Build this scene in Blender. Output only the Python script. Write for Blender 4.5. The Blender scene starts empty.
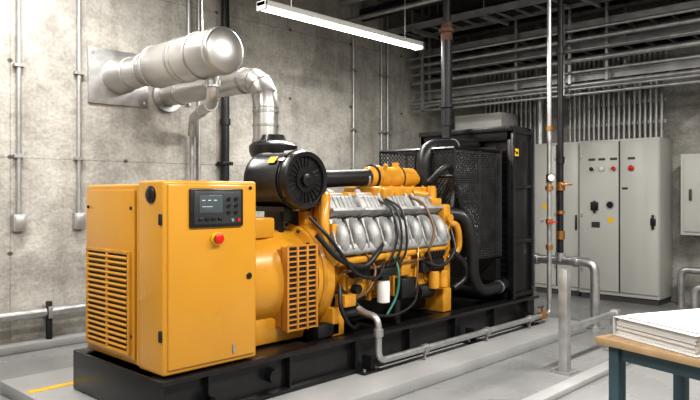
import bpy, bmesh, math, random
from mathutils import Vector, Matrix, Euler
random.seed(4)
scene=bpy.context.scene
# ------------------------------------------------------------------ materials
def new_mat(name,col,metal=0.0,rough=0.5,var=0.12,scale=6.0,bump=0.0,bscale=60,coat=0.0,emit=None,estr=0,stretch=(1,1,1),rvar=0.1):
    m=bpy.data.materials.new(name); m.use_nodes=True
    nt=m.node_tree; N=nt.nodes; L=nt.links
    b=N['Principled BSDF']
    b.inputs['Metallic'].default_value=metal
    b.inputs['Roughness'].default_value=rough
    b.inputs['Coat Weight'].default_value=coat
    b.inputs['Coat Roughness'].default_value=.10
    tc=N.new('ShaderNodeTexCoord'); mp=N.new('ShaderNodeMapping'); mp.inputs['Scale'].default_value=stretch
    L.new(tc.outputs['Object'],mp.inputs[0])
    n=N.new('ShaderNodeTexNoise'); n.inputs['Scale'].default_value=scale; n.inputs['Detail'].default_value=5
    L.new(mp.outputs[0],n.inputs['Vector'])
    r=N.new('ShaderNodeValToRGB')
    r.color_ramp.elements[0].position=0.3; r.color_ramp.elements[1].position=0.7
    r.color_ramp.elements[0].color=[c*(1-var) for c in col]+[1]
    r.color_ramp.elements[1].color=[min(1,c*(1+var)) for c in col]+[1]
    L.new(n.outputs['Fac'],r.inputs[0]); L.new(r.outputs[0],b.inputs['Base Color'])
    mr=N.new('ShaderNodeMapRange'); mr.inputs['To Min'].default_value=max(0,rough-rvar); mr.inputs['To Max'].default_value=min(1,rough+rvar)
    L.new(n.outputs['Fac'],mr.inputs['Value']); L.new(mr.outputs[0],b.inputs['Roughness'])
    if bump>0:
        n2=N.new('ShaderNodeTexNoise'); n2.inputs['Scale'].default_value=bscale; n2.inputs['Detail'].default_value=4
        L.new(mp.outputs[0],n2.inputs['Vector'])
        bp=N.new('ShaderNodeBump'); bp.inputs['Strength'].default_value=bump; bp.inputs['Distance'].default_value=0.01
        L.new(n2.outputs['Fac'],bp.inputs['Height']); L.new(bp.outputs[0],b.inputs['Normal'])
    if emit:
        b.inputs['Emission Color'].default_value=list(emit)+[1]; b.inputs['Emission Strength'].default_value=estr
    return m

def concrete(name,base,axis,holes=True):
    m=bpy.data.materials.new(name); m.use_nodes=True
    nt=m.node_tree; N=nt.nodes; L=nt.links; b=N['Principled BSDF']
    b.inputs['Roughness'].default_value=0.85; b.inputs['Specular IOR Level'].default_value=0.25
    geo=N.new('ShaderNodeNewGeometry'); sep=N.new('ShaderNodeSeparateXYZ'); L.new(geo.outputs['Position'],sep.inputs[0])
    cmb=N.new('ShaderNodeCombineXYZ')
    L.new(sep.outputs['X' if axis=='x' else 'Y'],cmb.inputs[0]); L.new(sep.outputs['Z'],cmb.inputs[1])
    def noise(scale,detail,sc=(1,1,1),rough=.6):
        mp=N.new('ShaderNodeMapping'); mp.inputs['Scale'].default_value=sc; L.new(cmb.outputs[0],mp.inputs[0])
        n=N.new('ShaderNodeTexNoise'); n.inputs['Scale'].default_value=scale; n.inputs['Detail'].default_value=detail; n.inputs['Roughness'].default_value=rough
        L.new(mp.outputs[0],n.inputs['Vector']); return n.outputs['Fac']
    def mul(a,bv,fac=1.0):
        x=N.new('ShaderNodeMix'); x.data_type='RGBA'; x.blend_type='MULTIPLY'; x.inputs[0].default_value=fac
        L.new(a,x.inputs[6]); L.new(bv,x.inputs[7]); return x.outputs[2]
    def ramp(src,p0,c0,p1,c1):
        r=N.new('ShaderNodeValToRGB'); e=r.color_ramp.elements
        e[0].position=p0; e[0].color=list(c0)+[1]; e[1].position=p1; e[1].color=list(c1)+[1]
        L.new(src,r.inputs[0]); return r.outputs[0]
    c=ramp(noise(0.8,9,rough=.66),.38,[v*.74 for v in base],.60,[min(1,v*1.10) for v in base])
    c=mul(c,ramp(noise(3.6,9,rough=.78),.38,(.74,.735,.72),.56,(1,1,1)))
    c=mul(c,ramp(noise(1.7,6,(2.6,.30,1)),.36,(.76,.75,.73),.52,(1,1,1)),.7)
    c=mul(c,ramp(noise(26,6),.32,(.80,.80,.79),.6,(1,1,1)))
    vo=N.new('ShaderNodeTexVoronoi'); vo.inputs['Scale'].default_value=11; L.new(cmb.outputs[0],vo.inputs['Vector'])
    c=mul(c,ramp(vo.outputs['Distance'],.02,(.5,.49,.48),.06,(1,1,1)),.6)
    br=N.new('ShaderNodeTexBrick'); br.offset=0; br.inputs['Scale'].default_value=1
    br.inputs['Brick Width'].default_value=2.44; br.inputs['Row Height'].default_value=1.9
    br.inputs['Mortar Size'].default_value=.007; br.inputs['Mortar Smooth'].default_value=.5
    br.inputs['Color1'].default_value=(1,1,1,1); br.inputs['Color2'].default_value=(.92,.92,.91,1); br.inputs['Mortar'].default_value=(.62,.61,.6,1)
    L.new(cmb.outputs[0],br.inputs['Vector'])
    c=mul(c,br.outputs['Color'],.8)
    if holes:
        v2=N.new('ShaderNodeTexVoronoi'); v2.inputs['Scale'].default_value=1.0; v2.inputs['Randomness'].default_value=0
        mp=N.new('ShaderNodeMapping'); mp.inputs['Scale'].default_value=(.82,1.05,1); L.new(cmb.outputs[0],mp.inputs[0]); L.new(mp.outputs[0],v2.inputs['Vector'])
        c=mul(c,ramp(v2.outputs['Distance'],.018,(.3,.3,.3),.026,(1,1,1)))
    L.new(c,b.inputs['Base Color'])
    bp=N.new('ShaderNodeBump'); bp.inputs['Strength'].default_value=.45; bp.inputs['Distance'].default_value=.02
    L.new(noise(22,6),bp.inputs['Height']); L.new(bp.outputs[0],b.inputs['Normal'])
    return m

YEL=new_mat('yellow_paint',(.56,.268,.022),0,.30,.04,3,.03,120,coat=.45)
YELD=new_mat('yellow_paint_engine',(.54,.258,.024),0,.36,.20,7,.15,60,coat=.25)
ORG=new_mat('orange_paint',(.48,.215,.035),0,.45,.1,8)
BLK=new_mat('black_paint',(.010,.010,.011),0,.33,.3,8,.03,80,coat=.15)
BLKM=new_mat('black_steel',(.018,.018,.019),.2,.5,.3,8)
GRIL=new_mat('mesh_steel',(.075,.075,.078),.5,.4,.3,8)
RUB=new_mat('rubber_hose',(.012,.012,.013),0,.42,.3,20)
BRN=new_mat('braided_hose',(.16,.085,.045),.1,.5,.3,60)
GRY=new_mat('cast_aluminium',(.37,.37,.365),.35,.46,.25,14,.4,90)
GRYD=new_mat('cast_iron',(.10,.098,.095),.5,.5,.4,14,.3,60)
SIL=new_mat('galvanised_steel',(.49,.49,.49),.8,.38,.18,9,.05,60)
FOIL=new_mat('exhaust_cladding',(.56,.55,.53),.85,.36,.16,2.5,.12,9)
COND=new_mat('conduit_zinc',(.44,.44,.435),.6,.44,.15,10)
TRAY=new_mat('tray_galvanised',(.40,.405,.41),.6,.45,.2,6)
DRK=new_mat('dark_pipe',(.025,.025,.027),.3,.45,.3,6)
RUST=new_mat('rusty_steel',(.13,.07,.05),.3,.7,.4,18,.2,60)
CAB=new_mat('cabinet_paint',(.45,.45,.425),0,.40,.03,2)
CABD=new_mat('cabinet_seam',(.05,.05,.05),0,.6,.1,2)
WHT=new_mat('white_plastic',(.72,.72,.70),0,.45,.03,4)
RED=new_mat('red_plastic',(.55,.015,.01),0,.3,.05,4)
LBL=new_mat('yellow_label',(.75,.45,.02),0,.5,.05,30)
SCR=new_mat('lcd_screen',(.08,.10,.11),0,.15,.1,4)
SCR2=new_mat('panel_grey',(.04,.042,.046),0,.35,.1,4)
WOOD=new_mat('wood_board',(.23,.15,.085),0,.5,.25,4,.05,60,stretch=(1,12,12))
WOODE=new_mat('wood_edge',(.38,.26,.145),0,.5,.2,6)
TEAL=new_mat('blue_green_steel',(.045,.085,.105),0,.45,.1,5)
PAPER=new_mat('paper',(.68,.67,.645),0,.7,.10,3,.3,160,stretch=(.2,.2,9))
COVER=new_mat('binder_cover',(.55,.56,.57),0,.35,.04,3)
COP=new_mat('brass',(.50,.25,.09),.8,.35,.15,10)
BLUE=new_mat('green_wire',(.03,.15,.12),0,.5,.2,10)
LAMP=new_mat('lamp_diffuser',(.9,.9,.9),0,.4,0,4,emit=(1,.99,.97),estr=8)
YLINE=new_mat('yellow_floor_paint',(.60,.37,.02),0,.5,.15,12)
CONC_X=concrete('concrete_wall_x',(.54,.522,.485),'x')
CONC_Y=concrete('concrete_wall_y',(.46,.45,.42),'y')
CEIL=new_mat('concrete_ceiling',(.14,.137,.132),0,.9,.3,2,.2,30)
FLOOR=new_mat('floor_epoxy',(.24,.243,.243),0,.27,.14,1.3,.05,40,rvar=.12)
PAD=new_mat('pad_concrete',(.32,.322,.32),0,.40,.14,1.6,.05,40,rvar=.12)

# ------------------------------------------------------------------ builder
def frame(d):
    d=d.normalized(); u=Vector((0,0,1)) if abs(d.z)<.9 else Vector((1,0,0))
    a=d.cross(u).normalized(); return a,d.cross(a).normalized()
class B:
    def __init__(s,mat=None):
        s.V=[];s.F=[];s.MI=[];s.mats=[];s.cur=0
        if mat: s.m(mat)
    def m(s,mat):
        if mat not in s.mats: s.mats.append(mat)
        s.cur=s.mats.index(mat); return s
    def add(s,V,F):
        o=len(s.V); s.V+= [Vector(v) for v in V]
        for f in F: s.F.append([i+o for i in f]); s.MI.append(s.cur)
        return s
    def box(s,x0,x1,y0,y1,z0,z1,bev=0,seg=2):
        return s.boxc(((x0+x1)/2,(y0+y1)/2,(z0+z1)/2),(abs(x1-x0),abs(y1-y0),abs(z1-z0)),None,bev,seg)
    def boxc(s,c,size,rot=None,bev=0,seg=2):
        R=Euler(rot).to_matrix() if rot else Matrix.Identity(3); c=Vector(c)
        if bev<=0:
            V=[c+R@Vector((size[0]*i/2,size[1]*j/2,size[2]*k/2)) for i in(-1,1) for j in(-1,1) for k in(-1,1)]
            return s.add(V,[(0,1,3,2),(4,6,7,5),(0,4,5,1),(2,3,7,6),(0,2,6,4),(1,5,7,3)])
        t=bmesh.new(); bmesh.ops.create_cube(t,size=1)
        for v in t.verts: v.co=Vector((v.co.x*size[0],v.co.y*size[1],v.co.z*size[2]))
        bmesh.ops.bevel(t,geom=t.edges[:],offset=min(bev,min(size)*.49),segments=seg,profile=.5,affect='EDGES')
        t.verts.index_update()
        V=[c+R@v.co for v in t.verts]; F=[[v.index for v in f.verts] for f in t.faces]; t.free()
        return s.add(V,F)
    def rev(s,o,ax,prof,seg=24):
        o=Vector(o); ax=Vector(ax).normalized(); a,b=frame(ax); V=[];F=[]
        for (t,r) in prof:
            for i in range(seg):
                th=2*math.pi*i/seg; V.append(o+ax*t+(a*math.cos(th)+b*math.sin(th))*max(r,1e-4))
        n=len(prof)
        for k in range(n-1):
            for i in range(seg):
                j=(i+1)%seg; F.append((k*seg+i,k*seg+j,(k+1)*seg+j,(k+1)*seg+i))
        F.append(tuple(range(seg))[::-1]); F.append(tuple((n-1)*seg+i for i in range(seg)))
        return s.add(V,F)
    def cyl(s,p0,p1,r,r1=None,seg=20):
        p0=Vector(p0);p1=Vector(p1); L=(p1-p0).length
        return s.rev(p0,p1-p0,[(0,r),(L,r if r1 is None else r1)],seg)
    def sweep(s,P,r,seg=10):
        P=[Vector(p) for p in P]; n=len(P); V=[];F=[]
        d=(P[1]-P[0]).normalized(); a,b=frame(d)
        for k in range(n):
            if k==0: t=P[1]-P[0]
            elif k==n-1: t=P[-1]-P[-2]
            else: t=(P[k+1]-P[k]).normalized()+(P[k]-P[k-1]).normalized()
            t.normalize(); a=(a-t*a.dot(t)).normalized(); b=t.cross(a)
            rr=r(k/(n-1)) if callable(r) else r
            for i in range(seg):
                th=2*math.pi*i/seg; V.append(P[k]+(a*math.cos(th)+b*math.sin(th))*rr)
        for k in range(n-1):
            for i in range(seg):
                j=(i+1)%seg; F.append((k*seg+i,k*seg+j,(k+1)*seg+j,(k+1)*seg+i))
        F.append(tuple(range(seg))[::-1]); F.append(tuple((n-1)*seg+i for i in range(seg)))
        return s.add(V,F)
    def pipe(s,P,r,fil=.12,seg=14,n=8):
        P=[Vector(p) for p in P]; Q=[P[0]]
        for k in range(1,len(P)-1):
            a=(P[k-1]-P[k]);b=(P[k+1]-P[k]); f=min(fil,a.length*.48,b.length*.48)
            A=P[k]+a.normalized()*f; C=P[k]+b.normalized()*f
            for i in range(n+1):
                t=i/n; Q.append(A*(1-t)**2+P[k]*2*t*(1-t)+C*t*t)
        Q.append(P[-1]); return s.sweep(Q,r,seg)
    def hose(s,P,r,seg=10,sub=8):
        P=[Vector(p) for p in P]; P=[P[0]*2-P[1]]+P+[P[-1]*2-P[-2]]; Q=[]
        for k in range(1,len(P)-2):
            p0,p1,p2,p3=P[k-1:k+3]
            for i in range(sub):
                t=i/sub; Q.append(.5*((2*p1)+(p2-p0)*t+(2*p0-5*p1+4*p2-p3)*t*t+(3*p1-p0-3*p2+p3)*t**3))
        Q.append(P[-2]); return s.sweep(Q,r,seg)
    def prismx(s,prof,x0,x1):
        n=len(prof); V=[(x0,y,z) for y,z in prof]+[(x1,y,z) for y,z in prof]
        F=[tuple(range(n)),tuple(range(2*n-1,n-1,-1))]+[(i,i+n,(i+1)%n+n,(i+1)%n) for i in range(n)]
        return s.add(V,F)
    def ring(s,c,ax,R,r,seg=28,ms=8):
        c=Vector(c);a,b=frame(Vector(ax)); ax=Vector(ax).normalized(); V=[];F=[]
        for i in range(seg):
            th=2*math.pi*i/seg; rd=a*math.cos(th)+b*math.sin(th)
            for j in range(ms):
                ph=2*math.pi*j/ms; V.append(c+rd*(R+r*math.cos(ph))+ax*r*math.sin(ph))
        for i in range(seg):
            for j in range(ms):
                F.append((i*ms+j,((i+1)%seg)*ms+j,((i+1)%seg)*ms+(j+1)%ms,i*ms+(j+1)%ms))
        return s.add(V,F)
    def bolt(s,p,ax,r=.012,h=.01):
        p=Vector(p); return s.cyl(p,p+Vector(ax).normalized()*h,r,seg=6)
    def build(s,name,parent=None,origin=True):
        me=bpy.data.meshes.new(name)
        off=Vector((0,0,0))
        if origin and parent is None:
            xs=[v.x for v in s.V];ys=[v.y for v in s.V];zs=[v.z for v in s.V]
            off=Vector(((min(xs)+max(xs))/2,(min(ys)+max(ys))/2,min(zs)))
        if parent is not None: off=parent.location.copy()
        me.from_pydata([tuple(v-off) for v in s.V],[],s.F)
        for m_ in s.mats: me.materials.append(m_)
        me.polygons.foreach_set('material_index',s.MI)
        me.validate()
        bm=bmesh.new(); bm.from_mesh(me); bmesh.ops.recalc_face_normals(bm,faces=bm.faces); bm.to_mesh(me); bm.free()
        me.shade_smooth()
        me.set_sharp_from_angle(angle=math.radians(38))
        ob=bpy.data.objects.new(name,me); scene.collection.objects.link(ob)
        if parent is not None: ob.parent=parent
        else: ob.location=off
        return ob
def empty(name,loc):
    e=bpy.data.objects.new(name,None); e.location=loc; e.empty_display_size=.2; scene.collection.objects.link(e)
    return e
def mesh_panel(b,o,u,v,W,H,step,w,th=.004):
    o=Vector(o);u=Vector(u);v=Vector(v);n=u.cross(v)
    def seg(p,q):
        p=Vector(p);q=Vector(q); d=(q-p)
        if d.length<.01: return
        d.normalize(); sd=Vector((-d.y,d.x))*w/2
        pts=[p-sd,q-sd,q+sd,p+sd]; V=[]
        for k in(-1,1):
            for c in pts: V.append(o+u*c.x+v*c.y+n*(th*k/2))
        b.add(V,[(0,1,2,3),(7,6,5,4),(0,4,5,1),(1,5,6,2),(2,6,7,3),(3,7,4,0)])
    k=-H
    while k<W:
        t0=max(0,-k);t1=min(H,W-k)
        if t1>t0: seg((k+t0,t0),(k+t1,t1)); seg((k+t0,H-t0),(k+t1,H-t1))
        k+=step

# ------------------------------------------------------------------ room shell
XW,YW,X0,Y0,ZC=10.05,6.93,-2.6,-2.6,4.6
B(FLOOR).box(X0,XW,Y0,YW,-.1,0).build('floor')
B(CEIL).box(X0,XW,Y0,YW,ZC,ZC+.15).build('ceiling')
B(CONC_X).box(X0-.2,XW+.2,YW,YW+.2,-.1,ZC+.15).build('wall_back')
B(CONC_Y).box(XW,XW+.2,Y0,YW,-.1,ZC+.15).build('wall_right')
B(CONC_X).box(X0-.2,XW+.2,Y0-.2,Y0,-.1,ZC+.15).build('wall_front')
B(CONC_Y).box(X0-.2,X0,Y0,YW,-.1,ZC+.15).build('wall_left')
b=B(PAD); b.box(1.86,7.25,3.2,5.5,0,.1,.012)
b.m(YLINE).box(1.89,7.1,4.98,5.06,.1,.102)
b.build('concrete_plinth')
b=B(PAD); b.box(4.2,8.6,2.3,2.42,0,.05,.008); b.build('floor_kerb')

# ------------------------------------------------------------------ generator
G=empty('diesel_generator',(4.45,4.25,.1))
SK0,SK1=.103,.39
b=B(BLK)
for y0,y1,s_ in((3.63,3.80,1),(4.70,4.87,-1)):
    b.box(2.155,6.95,y0,y1,SK0,SK0+.03,.004); b.box(2.155,6.95,y0,y1,SK1-.03,SK1,.004)
    yc=y0+.06 if s_==1 else y1-.08
    b.box(2.16,6.94,yc,yc+.02,SK0+.02,SK1-.02)
    for x in (2.5,3.2,3.9,4.6,5.3,6.0,6.7): b.box(x,x+.015,y0+.01,y1-.01,SK0+.02,SK1-.02)
for x in (2.16,2.6,3.4,4.3,5.2,6.1,6.83):
    b.box(x,x+.12,3.7,4.80,SK0+.03,SK1-.005,.004)
b.box(2.15,2.175,3.64,4.86,SK0+.01,SK1-.001,.004)
b.box(2.17,3.4,3.8,4.72,SK1-.02,SK1-.005)
for x in(2.4,3.9,5.4,6.55):
    b.m(BLKM).box(x,x+.22,3.54,3.63,SK0+.0,SK0+.012); b.box(x+.1,x+.112,3.56,3.66,SK0+.01,SK0+.13)
    b.m(SIL).bolt((x+.04,3.58,SK0+.012),(0,0,1),.014,.02); b.bolt((x+.18,3.58,SK0+.012),(0,0,1),.014,.02)
b.m(BLK)
b.cyl((3.05,3.62,.25),(3.05,3.69,.25),.05)
b.build('skid_frame',G)

b=B(YEL)
b.box(2.185,2.92,3.67,3.975,.405,1.63,.018,3)
b.box(2.21,2.92,3.985,4.77,.405,1.61,.018,3)
b.box(2.2,2.9,3.95,4.02,.42,1.6)
b.box(2.215,2.895,3.655,3.68,.44,1.605,.01,2)
b.build('control_cabinet',G)
b=B(YEL)
b.box(2.188,2.212,4.03,4.73,.45,1.57,.006)
for i in range(17):
    z=.52+i*.037
    b.boxc((2.178,4.38,z),(.03,.56,.018),(0,math.radians(35),0),.003,1)
b.m(YELD)
for y in (4.08,4.38,4.68): b.box(2.168,2.19,y-.014,y+.014,.49,1.15,.003)
b.box(2.168,2.19,4.07,4.69,.475,.498,.003); b.box(2.168,2.19,4.07,4.69,1.14,1.163,.003)
b.m(BLKM).box(2.183,2.19,4.09,4.67,.5,1.14)
for z in (1.45,.6): b.bolt((2.19,4.07,z),(-1,0,0),.012,.01); b.bolt((2.19,4.69,z),(-1,0,0),.012,.01)
b.build('louvre_panel',G)
b=B(BLK)
b.rev((2.187,3.81,1.54),(-1,0,0),[(0,.056),(.012,.056),(.02,.045),(.03,.02)],24)
b.m(BLKM)
for z in(.62,1.35): b.box(2.17,2.19,3.68,3.705,z,z+.07,.004)
b.m(SIL)
b.box(2.70,2.72,3.645,3.657,.47,.53,.004)
b.m(BLK); b.rev((2.84,3.656,.98),(0,-1,0),[(0,.022),(.008,.022),(.012,.012)],16)
b.rev((2.85,3.656,1.585),(0,-1,0),[(0,.012),(.008,.012)],12)
b.m(BLK).box(2.36,2.78,3.635,3.66,1.325,1.58,.012,2)
b.m(SCR2).box(2.385,2.755,3.629,3.64,1.345,1.56,.006)
b.m(SCR).box(2.42,2.60,3.624,3.635,1.42,1.535,.003)
b.m(WHT)
for i in range(3): b.box(2.44+i*.045,2.462+i*.045,3.622,3.6245,1.50,1.505)
b.box(2.44,2.52,3.622,3.6245,1.46,1.463)
b.m(BLK)
for i in range(4): b.boxc((2.43+i*.05,3.626,1.38),(.03,.012,.022),None,.004)
for i in range(3):
    for j in range(2): b.cyl((2.65+j*.06,3.632,1.42+i*.045),(2.65+j*.06,3.62,1.42+i*.045),.013,seg=12)
b.m(RED).cyl((2.73,3.632,1.37),(2.73,3.62,1.37),.012,seg=12)
b.m(SIL).cyl((2.68,3.632,1.37),(2.68,3.62,1.37),.012,seg=12)
b.m(LBL).cyl((2.57,3.657,1.25),(2.57,3.645,1.25),.045)
b.m(RED).rev((2.57,3.65,1.25),(0,-1,0),[(0,.018),(.02,.018),(.022,.034),(.036,.034),(.042,.026)],20)
b.build('control_panel',G)

CY,CZ=4.25,.86
b=B(YEL)
b.rev((2.90,CY,CZ),(1,0,0),[(0,.36),(.04,.40),(.10,.415),(.36,.415),(.40,.43),(.44,.43),(.45,.40),(.74,.40),(.75,.45),(.82,.45),(.83,.47),(.9,.47)],48)
b.box(3.0,3.6,3.92,4.58,.40,.6,.02)
b.box(3.05,3.35,3.98,4.5,1.2,1.36,.02)
for th in range(0,360,20):
    a=math.radians(th); b.m(BLKM).bolt((3.64,CY+.435*math.cos(a),CZ+.435*math.sin(a)),(-1,0,0),.014,.015)
b.build('alternator',G)
b=B(ORG)
b.box(3.30,3.62,3.80,3.86,.50,1.14,.006)
for z in [.5+i*.04 for i in range(17)]: b.box(3.315,3.605,3.785,3.80,z,z+.012)
for i in range(4): b.box(3.30+i*.1,3.32+i*.1,3.78,3.80,.495,1.145,.003)
b.box(3.30,3.62,3.84,3.98,.52,1.12,.01)
b.m(BLKM).box(3.32,3.60,3.797,3.801,.51,1.13)
b.build('air_outlet_grille',G)

# engine block
b=B(YELD)
b.prismx([(3.98,.60),(4.52,.60),(4.62,.85),(4.66,1.05),(4.52,1.35),(4.35,1.22),(4.15,1.22),(3.98,1.35),(3.84,1.05),(3.88,.85)],3.78,5.42)
b.rev((3.70,CY,CZ),(1,0,0),[(0,.46),(.02,.48),(.10,.48),(.12,.44),(.2,.40)],40)
for i in range(5):
    x=3.95+i*.32; b.box(x,x+.03,3.82,3.95,.62,1.0,.008)
for i in range(4):
    x=4.00+i*.32; b.box(x+.02,x+.26,3.835,3.9,.66,.86,.02)
    b.cyl((x+.14,3.835,.76),(x+.14,3.822,.76),.05,seg=20)
    for dx in(.05,.23):
        for dz in(.68,.84): b.bolt((x+dx,3.835,dz),(0,-1,0),.01,.01)
b.box(5.38,5.52,3.84,4.66,.55,1.30,.03); b.box(5.40,5.56,3.95,4.55,1.2,1.42,.03)
b.cyl((5.5,4.25,.78),(5.66,4.25,.78),.17,seg=28)
b.cyl((5.5,4.05,1.15),(5.60,4.05,1.15),.10,seg=28)
for x in (3.78,5.3): b.box(x,x+.14,3.78,4.72,.39,.62,.015)
b.pipe([(3.84,3.80,.98),(5.36,3.80,1.02),(5.46,3.84,1.14)],.036,.08,14)
for i in range(6): x=3.96+i*.25; b.cyl((x,3.80,.985+.006*i),(x,3.90,1.02),.026,seg=12); b.box(x-.03,x+.03,3.77,3.83,.955,1.01,.008)
b.box(3.80,3.96,3.80,3.92,1.05,1.30,.015); b.box(3.84,3.92,3.78,3.82,1.10,1.18,.01)
b.box(5.34,5.46,3.80,3.95,1.16,1.44,.02); b.cyl((5.40,3.80,1.30),(5.40,3.76,1.30),.045)
b.box(5.20,5.36,3.84,4.0,1.42,1.50,.012); b.cyl((5.30,3.92,1.5),(5.30,3.92,1.62),.04)
b.box(3.86,4.0,3.72,3.84,.62,.72,.012); b.box(4.66,4.80,3.78,3.86,.80,.98,.012)
b.boxc((3.80,4.02,1.52),(.10,.20,.03),(math.radians(20),0,0),.008); b.box(3.78,3.84,3.94,4.0,1.3,1.55,.008)
b.box(3.80,4.05,4.30,4.52,1.42,1.58,.02)
# long yellow bracket rail above the near valve covers
b.box(3.84,4.60,4.04,4.10,1.50,1.56,.01)
for x in(3.9,4.2,4.5): b.box(x,x+.04,4.0,4.12,1.42,1.53,.006)
b.build('engine_block',G)
b=B(BLKM)
b.box(3.9,5.35,4.0,4.5,.41,.61,.04)
b.cyl((3.86,3.93,.66),(4.25,3.93,.66),.075); b.cyl((3.90,3.90,.52),(4.2,3.90,.52),.045)
b.box(4.62,4.86,3.74,3.86,.60,.78,.02); b.cyl((4.95,3.84,.62),(5.15,3.84,.62),.07)
b.cyl((5.56,4.25,.78),(5.68,4.25,.78),.12); b.cyl((5.56,4.05,1.15),(5.66,4.05,1.15),.12); b.cyl((5.56,4.45,1.35),(5.66,4.45,1.35),.10)
b.box(4.28,4.50,3.70,3.84,.83,.90,.012)
b.cyl((4.55,3.75,.40),(4.55,3.75,.60),.035); b.box(4.95,5.3,3.76,3.84,.80,.93,.02)
b.box(3.62,3.86,3.78,3.9,.40,.50,.01)
for i in range(6): b.cyl((5.0+i*.05,3.78,.9),(5.0+i*.05,3.74,1.0),.016,seg=10)
b.box(4.02,4.22,3.76,3.83,.84,.94,.01); b.cyl((4.05,3.80,.75),(4.05,3.74,.75),.04)
for (c0,r0,c1,r1) in(((4.25,.78),.12,(4.05,1.15),.12),((4.05,1.15),.12,(4.45,1.35),.10)):
    d=Vector((0,c1[0]-c0[0],c1[1]-c0[1])).normalized(); n=Vector((0,-d.z,d.y))
    for s_ in(-1,1):
        p=Vector((5.62,c0[0],c0[1]))+n*r0*s_; q=Vector((5.62,c1[0],c1[1]))+n*r1*s_; b.sweep([p,q],.014,6)
b.build('engine_ancillaries',G)
# valve covers / intake
b=B(GRY)
for side in(-1,1):
    an=math.radians(32*side)
    R=Euler((an,0,0)).to_matrix()
    for i in range(4):
        x=4.00+i*.385; c=Vector((x,CY+side*.27,1.40))
        def L(dx,dy,dz): return c+R@Vector((dx,dy,dz))
        b.boxc(L(0,0,0),(.34,.25,.17),(an,0,0),.035,3)
        b.boxc(L(0,0,.09),(.24,.15,.10),(an,0,0),.025,3)
        b.boxc(L(0,side*.01,-.075),(.37,.29,.035),(an,0,0),.008,2)
        for k in(-.10,-.05,0,.05,.10): b.boxc(L(k,side*.118,.0),(.014,.035,.13),(an,0,0),.004,1)
        for k in(-.07,0,.07): b.boxc(L(k,0,.142),(.014,.12,.012),(an,0,0),.003,1)
        for dx in(-.145,.145):
            for dy in(-.1,.1): b.cyl(L(dx,dy,.07),L(dx,dy,.105),.017,seg=8)
        if i in(1,3): b.cyl(L(0,0,.14),L(0,0,.20),.04,.034,seg=14)
    for i in range(8):
        x=3.90+i*.195
        b.pipe([(x,CY+side*.30,1.30),(x,CY+side*.43,1.27),(x,CY+side*.475,1.14),(x,CY+side*.42,1.06)],.062,.09,14,5)
        b.boxc((x,CY+side*.385,1.275),(.15,.05,.12),(math.radians(25*side),0,0),.012,2)
        b.cyl((x,CY+side*.46,1.22),(x,CY+side*.50,1.24),.02,seg=8)
    b.boxc((4.58,CY+side*.44,1.08),(1.56,.12,.10),(math.radians(12*side),0,0),.035,3)
    for i in range(9):
        b.boxc((3.80+i*.195,CY+side*.43,1.15),(.02,.12,.16),(math.radians(18*side),0,0),.005,1)
b.build('valve_covers',G)
b=B(GRYD)
b.box(3.9,5.3,4.14,4.36,1.2,1.42,.04)
b.pipe([(3.95,4.30,1.50),(5.2,4.30,1.50)],.06)
for i in range(6): b.cyl((4.0+i*.23,4.30,1.50),(4.0+i*.23,4.42,1.40),.035,seg=12); b.cyl((4.0+i*.23,4.30,1.50),(4.0+i*.23,4.14,1.38),.03,seg=12)
b.cyl((5.0,4.6,1.5),(5.25,4.6,1.5),.14); b.cyl((3.98,4.62,1.58),(4.22,4.62,1.58),.15)
b.m(SIL)
for i in range(8):
    x=3.90+i*.195; b.hose([(4.3+.03*i,4.22,1.44),(x,4.12,1.50),(x,3.96,1.50),(x,3.86,1.38)],.006,6,6)
b.build('turbochargers',G)
b=B(YELD)
b.box(4.56,5.45,3.96,4.42,1.49,1.61,.02,3)
b.rev((4.66,4.2,1.70),(1,0,0),[(0,.085),(.02,.105),(.10,.105),(.11,.118),(.14,.118),(.15,.105),(.40,.105),(.41,.118),(.44,.118),(.45,.105),(.66,.10),(.70,.05)],28)
b.box(4.58,4.68,3.92,3.97,1.48,1.59,.01); b.cyl((5.05,3.97,1.55),(5.2,3.91,1.53),.035)
for x in(4.62,4.78,4.94,5.10,5.26,5.40): b.bolt((x,3.96,1.55),(0,-1,0),.013,.012); b.bolt((x,4.0,1.61),(0,0,1),.013,.012)
b.pipe([(5.36,4.2,1.69),(5.50,4.2,1.69),(5.50,4.1,1.3),(5.5,3.98,1.1)],.06,.1)
b.hose([(3.90,3.98,1.53),(3.78,3.86,1.50),(3.71,3.80,1.32),(3.72,3.79,1.12),(3.82,3.80,.98)],.038,12)
b.hose([(5.40,3.86,1.25),(5.55,3.80,1.22),(5.58,3.80,1.0),(5.45,3.84,.9)],.036,12)
b.box(3.70,3.85,4.02,4.48,1.28,1.50,.02)
b.cyl((5.08,4.2,1.78),(5.08,4.2,1.85),.035); b.cyl((4.80,4.12,1.76),(4.80,4.08,1.82),.02)
b.m(BLKM)
for x in(4.71,5.08): b.cyl((x,4.2,1.70),(x+.014,4.2,1.70),.122,seg=28)
b.build('charge_air_cooler',G)
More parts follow.
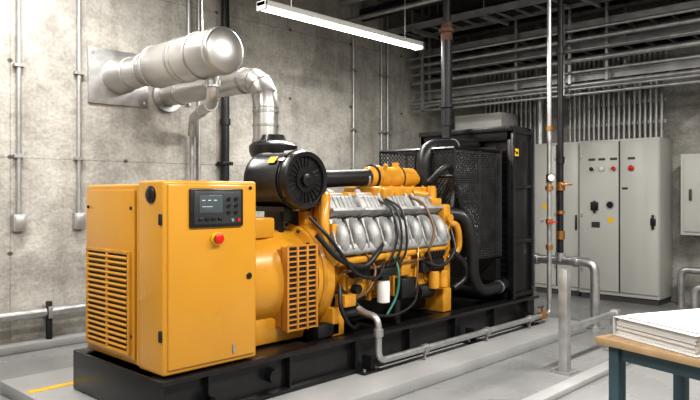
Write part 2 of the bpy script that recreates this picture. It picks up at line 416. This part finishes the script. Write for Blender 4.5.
# air cleaner
AX,AZ=3.60,1.655
b=B(BLK)
b.rev((AX,3.90,AZ),(0,1,0),[(0,.06),(.0,.10),(.015,.10),(.015,.185),(-.01,.19),(-.015,.225),(.02,.238),(.06,.238),(.065,.225),(.09,.225),(.095,.238),(.12,.238),(.125,.228),(.44,.228),(.46,.238),(.5,.238),(.53,.2),(.55,.1)],48)
b.rev((AX,3.885,AZ),(0,-1,0),[(0,.05),(.01,.05),(.02,.02)],20)
for k in range(24):
    a=2*math.pi*k/24; b.boxc((AX+.142*math.cos(a),3.912,AZ+.142*math.sin(a)),(.08,.012,.008),(0,-a,0))
b.ring((AX,3.96,AZ),(0,1,0),.24,.008,40,6)
b.m(SIL)
for a in(20,140,260):
    a=math.radians(a); b.boxc((AX+.245*math.cos(a),3.98,AZ+.245*math.sin(a)),(.012,.07,.03),(0,-a,0),.003)
b.m(RUB).pipe([(AX+.1,4.2,AZ),(4.68,4.2,1.70)],.078,seg=20)
b.m(SIL)
for x in(3.92,4.60): b.cyl((x,4.2,1.675),(x+.025,4.2,1.675),.084)
b.m(BLK).box(3.45,3.75,4.0,4.4,1.40,1.44); b.box(3.5,3.54,4.1,4.3,1.1,1.42); b.box(3.66,3.7,4.1,4.3,1.1,1.42)
b.rev((3.93,4.70,1.60),(0,0,1),[(0,.13),(.20,.13),(.26,.15),(.28,.20),(.33,.22),(.38,.22),(.41,.19),(.43,.12),(.48,.10)],36)
b.m(WHT).box(3.56,3.7,3.99,4.12,1.879,1.894)
b.build('air_cleaner',G)
b=B(LBL)
b.boxc((3.42,4.10,1.815),(.07,.09,.004),(0,math.radians(-47),0))
b.build('warning_label',G)

b=B(RUB)
b.hose([(3.62,3.80,1.22),(3.8,3.72,1.02),(4.05,3.70,.94),(4.25,3.72,1.03),(4.4,3.78,1.12)],.022)
b.hose([(3.60,3.86,1.36),(3.72,3.74,1.18),(3.95,3.68,.90),(4.2,3.68,.84),(4.36,3.74,.92)],.015)
for i,x in enumerate((4.46,4.53,4.60)):
    b.hose([(x,3.92,1.50),(x+.03,3.76,1.40),(x+.02,3.69,1.16),(x-.06+.02*i,3.70,.97),(x-.12,3.8,.86)],.011,8)
b.hose([(3.9,3.8,.76),(4.1,3.68,.56),(4.4,3.66,.50),(4.7,3.68,.56),(4.9,3.78,.7)],.013)
b.hose([(4.9,3.8,.95),(5.15,3.70,.86),(5.4,3.72,1.0),(5.45,3.80,1.2)],.018)
b.hose([(3.84,3.76,.80),(3.80,3.70,.62),(3.92,3.70,.46),(4.1,3.80,.44)],.018,10)
b.pipe([(5.48,4.30,1.50),(5.48,4.15,1.62),(5.48,4.15,2.02),(6.42,4.15,2.08)],.080,.22,20)
b.hose([(5.5,3.90,1.35),(5.62,3.76,1.30),(5.68,3.70,1.05),(5.70,3.70,.72),(5.85,3.70,.56),(6.2,3.72,.55),(6.42,3.76,.56)],.062,18)
b.hose([(5.3,3.95,1.66),(5.36,3.84,1.78),(5.5,3.84,1.80),(5.6,3.86,1.6),(5.55,3.86,1.4)],.028,14)
b.hose([(5.46,3.80,.98),(5.6,3.74,.85),(5.65,3.76,.7),(5.5,3.8,.6)],.03,12)
b.m(SIL)
b.cyl((5.98,4.15,2.05),(6.0,4.15,2.05),.088); b.cyl((6.2,3.72,.55),(6.225,3.722,.552),.070)
b.m(BRN).hose([(4.96,3.98,1.52),(5.04,3.82,1.44),(5.04,3.70,1.2),(4.96,3.70,1.02),(5.05,3.74,.9)],.013)
b.hose([(3.86,3.78,.90),(4.3,3.77,.91),(4.8,3.77,.93),(5.3,3.77,.96)],.012,8)
b.hose([(4.18,3.78,1.04),(4.22,3.71,.9),(4.12,3.70,.74),(4.02,3.78,.66)],.012,8)
b.m(BLUE).hose([(4.55,3.78,1.0),(4.52,3.70,.85),(4.48,3.69,.66),(4.36,3.70,.50)],.012,8)
b.m(COP).hose([(4.9,3.78,1.08),(4.82,3.72,.95),(4.80,3.72,.75),(4.85,3.8,.6)],.009,8)
b.build('hoses',G)
b=B(WHT)
b.rev((4.36,3.74,.60),(0,0,1),[(0,.035),(.01,.056),(.18,.056),(.20,.045)],24)
b.m(BLKM).cyl((4.36,3.74,.80),(4.36,3.74,.85),.055)
b.m(YELD)
for x in(5.12,5.26): b.rev((x,3.76,.64),(0,0,1),[(0,.035),(.01,.052),(.15,.052),(.17,.045)],24)
b.build('oil_filters',G)

# radiator
RZ=2.28
b=B(BLK)
b.box(6.47,6.78,3.72,4.85,.40,2.24)
for y0,y1 in((3.67,3.73),(4.84,4.90)): b.box(6.40,6.85,y0,y1,.392,RZ,.008)
b.box(6.40,6.85,3.67,4.90,RZ-.16,RZ,.01); b.box(6.40,6.85,3.67,4.90,.392,.50,.01)
for x in(6.40,6.80): b.box(x,x+.05,3.645,3.68,.392,RZ,.005)
for z in(.42,1.0,1.6,2.2): b.box(6.40,6.85,3.65,3.68,z,z+.04,.004)
b.box(6.36,6.41,3.66,4.9,RZ-.06,RZ-.005,.004)
b.m(GRIL)
for i in range(22): b.box(6.465,6.47,3.74,4.83,.55+i*.07,.56+i*.07)
for i in range(12): b.bolt((6.425,3.645,.5+i*.15),(0,-1,0),.010,.008); b.bolt((6.825,3.645,.5+i*.15),(0,-1,0),.010,.008)
b.build('radiator',G)
b=B(BLK)
gx0,gx1,gy0,gy1,gz0,gz1=5.74,6.40,3.80,4.78,.86,2.0
xt=5.52
def bar(p,q,w=.03): b.sweep([p,q],w*.6,4)
for y in(gy0,gy1):
    bar((xt,y,gz1),(gx1,y,gz1)); bar((xt,y,gz1),(xt,y,1.72)); bar((xt,y,1.72),(gx0+.12,y,gz0)); bar((gx0+.12,y,gz0),(gx1,y,gz0)); bar((gx1-.01,y,gz0),(gx1-.01,y,gz1))
    bar((5.98,y,gz1),(5.98,y,gz0))
for p in((xt,gz1),(gx1,gz1),(xt,1.72),(gx0+.12,gz0)): bar((p[0],gy0,p[1]),(p[0],gy1,p[1]))
bar((xt,4.29,gz1),(xt,4.29,1.72))
b.m(GRIL)
ST,WD=.046,.010
mesh_panel(b,(5.98,gy0,gz0),(1,0,0),(0,0,1),gx1-5.98,gz1-gz0,ST,WD)
mesh_panel(b,(xt,gy0,1.72),(1,0,0),(0,0,1),5.98-xt,gz1-1.72,ST,WD)
zz=1.72
while zz>gz0+.02:
    f=(1.72-zz)/(1.72-gz0); xl=xt+(gx0+.12-xt)*f; dz=.086
    mesh_panel(b,(xl,gy0,zz-dz),(1,0,0),(0,0,1),5.98-xl,dz,ST,WD); zz-=dz
mesh_panel(b,(xt,gy0,1.72),(0,1,0),(0,0,1),gy1-gy0,gz1-1.72,ST,WD)
mesh_panel(b,(xt,gy0,gz1),(1,0,0),(0,1,0),gx1-xt,gy1-gy0,ST,WD)
dv=Vector((xt-(gx0+.12),0,1.72-gz0))
mesh_panel(b,(gx0+.12,gy0,gz0),(0,1,0),dv.normalized(),gy1-gy0,dv.length,ST,WD)
b.build('fan_guard',G)
b=B(BLKM)
b.box(6.30,6.395,3.80,4.80,.6,2.05)
b.rev((6.02,4.29,1.35),(1,0,0),[(0,.47),(.02,.48),(.25,.48),(.3,.50)],40)
b.m(BLK)
for k in range(8):
    a=2*math.pi*k/8; b.boxc((5.98,4.29+.26*math.cos(a),1.35+.26*math.sin(a)),(.02,.36,.12),(a,math.radians(25),0) )
b.cyl((5.66,4.29,1.35),(6.02,4.29,1.35),.08)
b.build('cooling_fan',G)
b=B(LBL); b.box(6.425,6.50,3.640,3.645,1.95,2.03); b.m(BLK).box(6.44,6.485,3.638,3.641,1.97,2.0)
b.build('warning_label.001',G)
FX,FY=6.93,3.50
b=B(SIL)
b.pipe([(FX,FY,.32),(FX,FY,.20),(6.8,FY,.20),(4.02,FY,.20),(4.02,FY,.55),(4.02,3.66,.57),(4.02,3.72,.60)],.028,.09,14)
for x in (4.6,5.6,6.45): b.cyl((x,FY,.20),(x+.06,FY,.20),.040); b.box(x+.02,x+.04,FY-.01,FY+.01,.103,.20)
b.cyl((4.02,FY,.4),(4.02,FY,.46),.040)
b.m(COP).cyl((6.70,FY,.2),(6.82,FY,.2),.042)
b.m(RUST).cyl((6.76,FY,.2),(6.76,FY,.30),.01); b.box(6.68,6.79,FY-.01,FY+.01,.29,.305)
b.build('fuel_line',G)

# ------------------------------------------------------------------ exhaust
b=B(FOIL)
mx,mz=3.57,2.84
b.rev((mx,4.95,mz),(0,1,0),[(-.02,.03),(-.02,.19),(-.01,.205),(0,.212),(1.18,.212),(1.22,.19),(1.26,.165),(1.75,.165),(1.86,.20),(1.955,.20)],48)
b.m(SIL)
for y,r in((4.98,.219),(5.55,.219),(5.62,.219),(6.08,.219),(6.30,.174),(6.58,.174)): b.rev((mx,y,mz),(0,1,0),[(0,r-.005),(.004,r),(.026,r),(.03,r-.005)],44)
b.box(3.22,3.92,6.905,6.928,2.52,3.12,.004)
for x in (3.27,3.87):
    for z in(2.57,3.07): b.bolt((x,6.905,z),(0,-1,0),.015,.012)
b.ring((mx,5.3,mz),(0,1,0),.219,.01,36,6)
b.cyl((mx,5.3,mz+.22),(mx,5.3,ZC-.001),.007,seg=8)
b.m(FOIL).pipe([(3.63,5.22,2.70),(3.63,5.22,2.40),(4.34,6.62,2.42),(4.44,6.80,2.25)],.055,.16,16)
b.m(SIL).cyl((3.63,5.22,2.54),(3.63,5.22,2.60),.075); b.cyl((3.68,5.32,2.40),(3.71,5.37,2.40),.068)
b.cyl((3.95,5.86,2.41),(3.97,5.90,2.41),.065)
b.pipe([(4.42,6.77,2.28),(4.46,6.84,2.15),(4.46,6.84,.5)],.028,.06)
b.build('exhaust_silencer')
b=B(FOIL)
ex,ey,ez=4.17,5.10,2.69
b.pipe([(ex,ey,1.98),(ex,ey,ez),(ex,6.90,ez)],.125,.30,28,4)
b.m(SIL)
for z in (2.05,2.20,2.34): b.cyl((ex,ey,z),(ex,ey,z+.025),.133,seg=28)
for y in(5.42,5.95,6.60): b.cyl((ex,y,ez),(ex,y+.03,ez),.134,seg=28)
for t in (.0,.25,.5,.75,1.0):
    A=Vector((ex,ey,ez-.30));M=Vector((ex,ey,ez));C=Vector((ex,ey+.30,ez)); p=A*(1-t)**2+M*2*t*(1-t)+C*t*t; d=((M-A)*(1-t)+(C-M)*t).normalized()
    b.cyl(p-d*.006,p+d*.006,.131,seg=28)
b.cyl((ex,6.88,ez),(ex,6.927,ez),.19,seg=32)
b.m(GRYD).pipe([(ex,ey,2.0),(ex,ey,1.62),(ex,4.84,1.60)],.10,.15,24)
b.build('exhaust_pipe')

# ------------------------------------------------------------------ wall services
b=B(COND)
for x,z0 in((2.51,1.32),(3.115,1.32)):
    b.cyl((x,6.90,z0),(x,6.90,ZC-.002),.022,seg=12)
    b.box(x-.06,x+.06,6.86,6.928,1.17,1.34,.01)
    b.m(SIL).box(x-.045,x+.045,6.852,6.862,1.19,1.32,.006).m(COND)
    for z in(1.9,2.8,3.7): b.box(x-.05,x+.05,6.87,6.928,z,z+.03)
b.build('wall_conduit')
b=B(COND)
for x,r,z0 in((4.46,.028,2.6),(4.60,.02,.5),(7.35,.022,.5),(8.0,.022,.5),(8.15,.022,.5)):
    b.cyl((x,6.90,z0),(x,6.90,ZC-.002),r,seg=12)
    for z in(.7,1.6,2.5,3.4):
        if z>z0: b.box(x-.06,x+.06,6.86,6.928,z,z+.03)
b.build('wall_conduit.001')
b=B(DRK); b.cyl((4.96,6.86,.45),(4.96,6.86,ZC-.002),.05,seg=18)
for z in(.8,1.9,3.0,4.0): b.box(4.88,5.04,6.8,6.928,z,z+.04,.004)
b.cyl((4.96,6.86,2.4),(4.96,6.86,2.48),.065)
b.build('drain_pipe')
b=B(SIL); b.cyl((X0+.01,6.83,.35),(8.6,6.83,.35),.05,seg=18)
for x in(1.6,2.75,3.9,5.2): b.box(x,x+.04,6.77,6.928,.29,.41,.004)
b.cyl((2.2,6.83,.35),(2.28,6.83,.35),.065)
b.m(DRK).box(2.74,2.79,6.78,6.83,.08,.46,.004)
b.build('sprinkler_pipe')
B(PAD).box(X0+.01,XW-.6,6.72,6.925,0,.08,.01).build('baseboard_back')

# ------------------------------------------------------------------ lamps
LX0,LX1,LY,LZ=4.14,6.70,5.14,3.39
b=B(WHT); b.box(LX0,LX1,LY-.07,LY+.07,LZ,LZ+.06,.01)
b.m(LAMP).box(LX0+.03,LX1-.03,LY-.055,LY+.055,LZ-.03,LZ+.002,.015)
b.m(WHT).box(LX0,LX0+.03,LY-.07,LY+.07,LZ-.035,LZ+.05,.005); b.box(LX1-.03,LX1,LY-.07,LY+.07,LZ-.035,LZ+.05,.005)
b.m(SIL)
for x in(LX0+.4,LX1-.3): b.cyl((x,LY,LZ+.05),(x,LY,ZC-.001),.006,seg=8)
b.build('added_fill_lamp')
def alight(loc,size,power,col=(1,.965,.915),rot=(0,0,0)):
    l=bpy.data.lights.new('lamp_and_fill_light','AREA'); l.shape='RECTANGLE'; l.size=size[0]; l.size_y=size[1]; l.energy=power; l.color=col
    o=bpy.data.objects.new('lamp_and_fill_light',l); o.location=loc; o.rotation_euler=rot; scene.collection.objects.link(o); return o
alight((5.42,LY,LZ-.04),(2.5,.1),100)
for (x,y,p) in((-.6,.3,110),(2.8,.6,220),(5.9,.8,230),(-.4,3.9,130),(2.3,5.7,115)):  # unseen fixtures added as fill, to brighten the yellow cabinet faces and room
    b=B(WHT); b.box(x-.9,x+.9,y-.12,y+.12,ZC-.45,ZC-.38,.01)
    b.m(LAMP).box(x-.87,x+.87,y-.1,y+.1,ZC-.47,ZC-.448)
    b.m(SIL)
    for dx in(-.6,.6): b.cyl((x+dx,y,ZC-.38),(x+dx,y,ZC-.001),.006,seg=8)
    b.build('added_fill_lamp')
    alight((x,y,ZC-.48),(1.75,.22),p)

# ------------------------------------------------------------------ cable trays (one hung rack of trays)
TR=empty('cable_tray',(9.1,2.4,3.1))
def tray(x0,x1,y0,y1,z,name,n=16):
    b=B(TRAY)
    for x in(x0,x1):
        b.box(x-.012,x+.012,y0,y1,z,z+.10); b.box(x-.03,x+.012,y0,y1,z+.09,z+.10); b.box(x-.03,x+.012,y0,y1,z,z+.01)
    y=y0+.1
    while y<y1: b.box(x0,x1,y,y+.035,z+.01,z+.035); y+=.28
    b.m(RUB)
    for k in range(n):
        xx=x0+.05+(x1-x0-.1)*k/(n-1); dz=random.uniform(0,.015)
        b.cyl((xx,y0,z+.055+dz),(xx,y1,z+.055+dz),.014+random.uniform(0,.008),seg=7)
    b.m(TRAY)
    for y in(-.3,1.0,2.3,3.6,4.95,6.2): b.box(x0-.06,x1+.06,y,y+.04,z-.04,z)
    b.build(name,TR)
tray(8.88,9.38,-2.0,6.84,3.50,'tray_1')
tray(8.90,9.36,-2.0,6.84,3.10,'tray_2')
tray(9.50,9.66,-2.0,6.84,3.74,'tray_3',5)
tray(8.0,8.5,-2.0,6.84,4.02,'tray_4',8)
tray(8.88,9.38,-2.0,6.84,3.82,'tray_5',10)
b=B(TRAY)
for y in(-.3,1.0,2.3,3.6,4.95,6.2):
    for x in(8.80,9.45): b.box(x-.018,x+.018,y,y+.036,3.04,ZC-.001)
    for x in(7.92,8.57): b.cyl((x,y+.02,3.97),(x,y+.02,ZC-.001),.009,seg=6)
b.build('hangers',TR)
b=B(SIL)
for x,z,r in((8.70,3.36,.035),(8.70,3.02,.03),(8.62,3.62,.03),(8.72,2.90,.022),(8.70,3.20,.02),(8.62,3.75,.025),(8.70,3.50,.02),(8.64,2.96,.018),(8.67,4.30,.06)): b.cyl((x,-2.4,z),(x,6.84,z),r,seg=12)
for y in(1.5,4.1,6.5): b.box(8.55,8.78,y,y+.04,2.86,2.878); b.box(8.745,8.78,y,y+.04,2.86,ZC-.001); b.box(8.55,8.585,y,y+.04,2.86,ZC-.001)
b.build('conduits',TR)
for x,z,r,m_ in((7.6,4.3,.10,DRK),(7.1,4.38,.05,SIL),(9.86,4.35,.07,SIL),(7.25,4.15,.035,SIL)):
    B(m_).cyl((x,-2.4,z),(x,6.92,z),r,seg=18).build('overhead_pipe')
b=B(DRK); b.cyl((9.13,-2.4,4.25),(9.13,6.84,4.25),.11,seg=18); b.build('duct_pipe',TR)

# ------------------------------------------------------------------ vertical conduits on right wall
b=B(COND)
for k in range(12):
    y=5.30+k*.085; b.cyl((10.01,y,0),(10.01,y,4.0),.024,seg=10)
for z in(.6,1.4,2.2,2.9): b.box(10.03,10.048,5.3,6.4,z,z+.04)
b.build('conduit_bank')
b=B(COND)
for k in range(19):
    y=3.25+k*.075; b.pipe([(9.80,y,2.325),(9.80,y,3.2 if k%3 else 2.95),(9.97,y,3.35),(9.97,y,4.1)],.023,.08,10)
for z in(2.55,2.85): b.box(9.825,9.86,3.2,4.65,z,z+.04)
b.build('conduit_bank.001')
b=B(COND)
for k in range(7):
    y=1.85+k*.14; b.cyl((9.85,y,2.09),(9.85,y,4.0),.026,seg=10)
b.build('conduit_bank.002')
b=B(SIL); b.cyl((9.90,5.15,0),(9.90,5.15,4.24),.062,seg=22)
for z in(.9,2.0,3.0): b.cyl((9.90,5.15,z),(9.90,5.15,z+.04),.078); b.box(9.95,10.048,5.12,5.18,z,z+.04)
b.build('riser_pipe')
b=B(WHT); b.box(9.45,9.97,5.60,6.5,2.56,2.86,.012); b.box(9.435,9.45,5.65,6.45,2.60,2.82,.004); b.build('junction_box')

# ------------------------------------------------------------------ electrical cabinets
def cabinet(y0,y1,x0,name,splits,detail):
    E=empty(name,(x0+.25,(y0+y1)/2,0))
    b=B(CAB); b.box(x0,10.04,y0,y1,.08,2.32,.008)
    es=[y0]+splits+[y1]
    for i in range(len(es)-1): b.box(x0-.022,x0,es[i]+.012,es[i+1]-.012,.14,2.28,.006)
    b.m(CABD).box(x0+.02,10.03,y0+.02,y1-.02,0,.085)
    for s_ in splits: b.box(x0-.003,x0+.001,s_-.012,s_+.012,.13,2.29)
    b.build('body',E)
    b=B(BLK)
    detail(b,x0-.022)
    b.build('fittings',E)
    return E
def hinge_set(b,x,y):
    b.m(SIL)
    for z in(.4,1.2,2.05): b.box(x-.012,x,y-.012,y+.012,z,z+.07,.003)
def detA(b,x):
    b.m(BLK); b.box(x-.03,x,4.37,4.39,1.0,1.22,.006)
    b.m(WHT).box(x-.003,x,4.55,4.68,2.0,2.06); hinge_set(b,x,4.72)
    b.m(BLK).rev((x,4.66,1.55),(-1,0,0),[(0,.03),(.015,.03),(.02,.02)],16); b.m(LBL).box(x-.003,x,4.86,4.93,1.3,1.38)
    b.m(SIL).rev((x,4.93,1.12),(-1,0,0),[(0,.02),(.015,.02)],12)
def detB(b,x):
    for y,c in((4.12,BLK),(3.97,WHT),(3.80,RED)):
        b.m(SIL).cyl((x,y,1.90),(x-.01,y,1.90),.05,seg=20); b.m(c).rev((x-.01,y,1.90),(-1,0,0),[(0,.03),(.02,.03),(.03,.02)],16)
        b.m(SCR2).box(x-.003,x,y-.05,y+.05,2.02,2.055)
    b.m(RED).rev((x,3.55,1.90),(-1,0,0),[(0,.04),(.02,.04),(.03,.025)],16); b.m(SCR2).box(x-.003,x,3.50,3.60,2.02,2.055)
    b.m(BLK).box(x-.03,x,4.02,4.13,1.30,1.42,.01); b.m(BLK).box(x-.05,x-.02,4.05,4.08,1.26,1.44,.006)
    b.m(SIL).cyl((x,3.85,1.38),(x-.012,3.85,1.38),.06,seg=24); b.m(BLK).cyl((x-.012,3.85,1.38),(x-.02,3.85,1.38),.045,seg=24)
    b.m(BLK).box(x-.035,x,3.24,3.27,1.05,1.25,.008); b.m(BLK).box(x-.02,x,3.22,3.29,1.1,1.2,.006)
    b.m(LBL).box(x-.003,x,3.80,3.88,1.12,1.20); b.m(SCR2).box(x-.01,x,4.00,4.12,1.05,1.13)
    b.m(SCR2).box(x-.003,x,3.6,3.68,1.6,1.63)
    hinge_set(b,x,4.27)
cabinet(4.335,5.07,9.56,'electrical_cabinet',[4.70],detA)
cabinet(3.18,4.32,9.50,'electrical_cabinet.001',[3.72],detB)
b=B(CAB); b.box(9.62,10.045,1.7,2.95,.98,2.08,.012); b.box(9.60,9.62,1.75,2.90,1.03,2.03,.006)
b.m(CABD).box(9.575,9.60,2.80,2.83,1.45,1.6,.004)
b.build('wall_enclosure')
b=B(SIL)
b.pipe([(9.75,-1.0,.50),(9.75,2.98,.50),(9.75,2.98,0.0)],.05,.1)
b.pipe([(9.55,-1.0,.30),(9.55,2.75,.30),(9.55,2.75,0.0)],.05,.1)
b.cyl((9.75,2.3,.5),(9.75,2.42,.5),.075); b.m(RED).ring((9.75,2.36,.66),(0,0,1),.07,.01)
b.m(SIL).cyl((9.75,2.36,.5),(9.75,2.36,.66),.012)
b.build('floor_pipework')

# ------------------------------------------------------------------ pipework near radiator
b=B(SIL)
b.cyl((FX,FY,.33),(FX,FY,4.59),.026,seg=16)
b.m(COP)
for z,h,r in((1.58,.05,.045),(1.66,.10,.036),(1.20,.06,.04),(2.25,.05,.038),(.92,.05,.04)): b.cyl((FX,FY,z),(FX,FY,z+h),r)
b.cyl((FX,FY,1.23),(FX-.06,FY-.06,1.23),.008); b.m(RED).boxc((FX-.07,FY-.07,1.23),(.11,.02,.018),(0,0,math.radians(-45)),.004)
b.m(BLK).cyl((FX-.02,FY-.02,1.72),(FX-.05,FY-.05,1.72),.045,seg=20); b.m(WHT).cyl((FX-.05,FY-.05,1.72),(FX-.053,FY-.053,1.72),.038,seg=20)
b.build('fuel_pipe')
b=B(DRK)
b.cyl((7.45,3.62,.80),(7.45,3.62,4.59),.036,seg=16)
for z in(1.9,3.2): b.cyl((7.45,3.62,z),(7.45,3.62,z+.08),.05)
b.m(COP).cyl((7.45,3.62,1.0),(7.45,3.62,1.10),.052); b.cyl((7.45,3.62,1.58),(7.45,3.62,1.68),.055); b.cyl((7.45,3.62,1.30),(7.45,3.62,1.34),.05)
b.boxc((7.41,3.52,1.65),(.13,.02,.022),(0,0,math.radians(-45)),.004); b.cyl((7.41,3.52,1.65),(7.45,3.62,1.65),.012)
b.m(SIL).pipe([(7.45,4.4,.0),(7.45,4.4,.75),(7.45,3.2,.75),(7.45,3.2,0)],.052,.12,16)
for y in(3.9,3.4): b.cyl((7.45,y,.75),(7.45,y+.05,.75),.068)
b.cyl((7.45,3.2,.0),(7.45,3.2,.02),.1); b.cyl((7.45,3.62,.74),(7.45,3.62,.84),.06)
b.build('coolant_pipe')
b=B(SIL)
b.box(5.41,5.49,2.57,2.65,.012,.89,.006); b.box(5.36,5.54,2.52,2.70,0,.014,.003)
b.box(6.51,6.59,2.57,2.65,.012,.40,.006); b.box(6.46,6.64,2.52,2.70,0,.014,.003)
b.box(5.45,6.56,2.585,2.635,.34,.39,.004)
for dx in(5.38,5.52):
    for dy in(2.54,2.68): b.bolt((dx,dy,.014),(0,0,1),.008,.01)
b.build('guard_post')
b=B(DRK)
b.cyl((6.12,4.32,2.3),(6.12,4.32,3.28),.060,seg=20)
b.pipe([(6.12,4.32,2.16),(6.12,4.32,2.35)],.05)
b.m(RUST).rev((6.12,4.32,3.25),(0,0,1),[(0,.065),(.08,.065),(.09,.088),(.13,.088),(.14,.065),(.2,.055)],20)
b.m(DRK).pipe([(6.12,4.32,3.4),(6.12,4.32,3.95),(6.85,4.32,3.95),(6.85,4.32,ZC-.001)],.045,.14)
b.cyl((6.12,4.32,2.5),(6.12,4.32,2.54),.08)
b.build('vent_pipe')

# ------------------------------------------------------------------ table with binder
ang=math.atan2(-.17,.587)
C=Vector((3.63,1.56,0)); U=Vector((math.cos(ang),math.sin(ang),0)); Wd=Vector((math.sin(ang),-math.cos(ang),0))
def tb(b,u0,u1,w0,w1,z0,z1,bev=0):
    c=C+U*(u0+u1)/2+Wd*(w0+w1)/2; b.boxc((c.x,c.y,(z0+z1)/2),(u1-u0,w1-w0,z1-z0),(0,0,ang),bev)
T=empty('work_table',(C.x+.3,C.y-.6,0))
b=B(WOOD); tb(b,0.004,.75,0.004,1.4,.716,.751,.002); b.m(WOODE); tb(b,0,.006,0,1.4,.712,.749,.001); tb(b,0,.75,0,.006,.712,.749,.001); b.build('table_top',T)
b=B(TEAL)
for u in(.05,.63):
    for w in(.05,1.28): tb(b,u,u+.065,w,w+.065,0,.712,.004)
tb(b,.07,.10,.1,1.3,.63,.712); tb(b,.65,.68,.1,1.3,.63,.712); tb(b,.1,.66,.07,.10,.63,.712); tb(b,.1,.66,1.3,1.33,.63,.712)
tb(b,.07,.10,.1,1.3,.15,.20)
b.build('table_frame',T)
K=C+U*.37+Wd*.36; ka=ang+math.radians(-10)
def kb(b,dx,dy,z0,sx,sy,sz,bev=0,rz=0):
    R=Matrix.Rotation(ka,3,'Z'); p=R@Vector((dx,dy,0)); b.boxc((K.x+p.x,K.y+p.y,.751+z0+sz/2),(sx,sy,sz),(0,0,ka+rz),bev)
b=B(COVER)
kb(b,0,0,.001,.62,.56,.005,.002)
kb(b,0,.278,.001,.62,.005,.100,.002)
b.m(PAPER)
for i in range(16): kb(b,random.uniform(-.006,.006),random.uniform(-.006,.004),.007+i*.0058,.59,.53,.0052)
b.m(COVER); kb(b,0,0,.101,.62,.56,.004,.002)
b.m(PAPER)
for i in range(5): kb(b,.01+random.uniform(-.01,.01),-.01+random.uniform(-.01,.01),.106+i*.003,.54,.48,.0028,0,random.uniform(-.04,.04))
b.build('ring_binder')

# ------------------------------------------------------------------ camera / world
cam=bpy.data.cameras.new('camera'); co=bpy.data.objects.new('camera',cam); scene.collection.objects.link(co)
cam.sensor_width=36; cam.lens=664/700*36; cam.shift_y=-7/700
co.location=(0,0,1.55); co.rotation_euler=(math.radians(90),0,math.radians(43.5-90))
scene.camera=co
w=bpy.data.worlds.new('world'); scene.world=w; w.use_nodes=True
w.node_tree.nodes['Background'].inputs[0].default_value=(.5,.5,.5,1); w.node_tree.nodes['Background'].inputs[1].default_value=.2
scene.view_settings.view_transform='Standard'
for lk in ('Medium High Contrast','Standard - Medium High Contrast'):
    try:
        scene.view_settings.look=lk; break
    except Exception as e: print(e)
scene.view_settings.exposure=-0.05
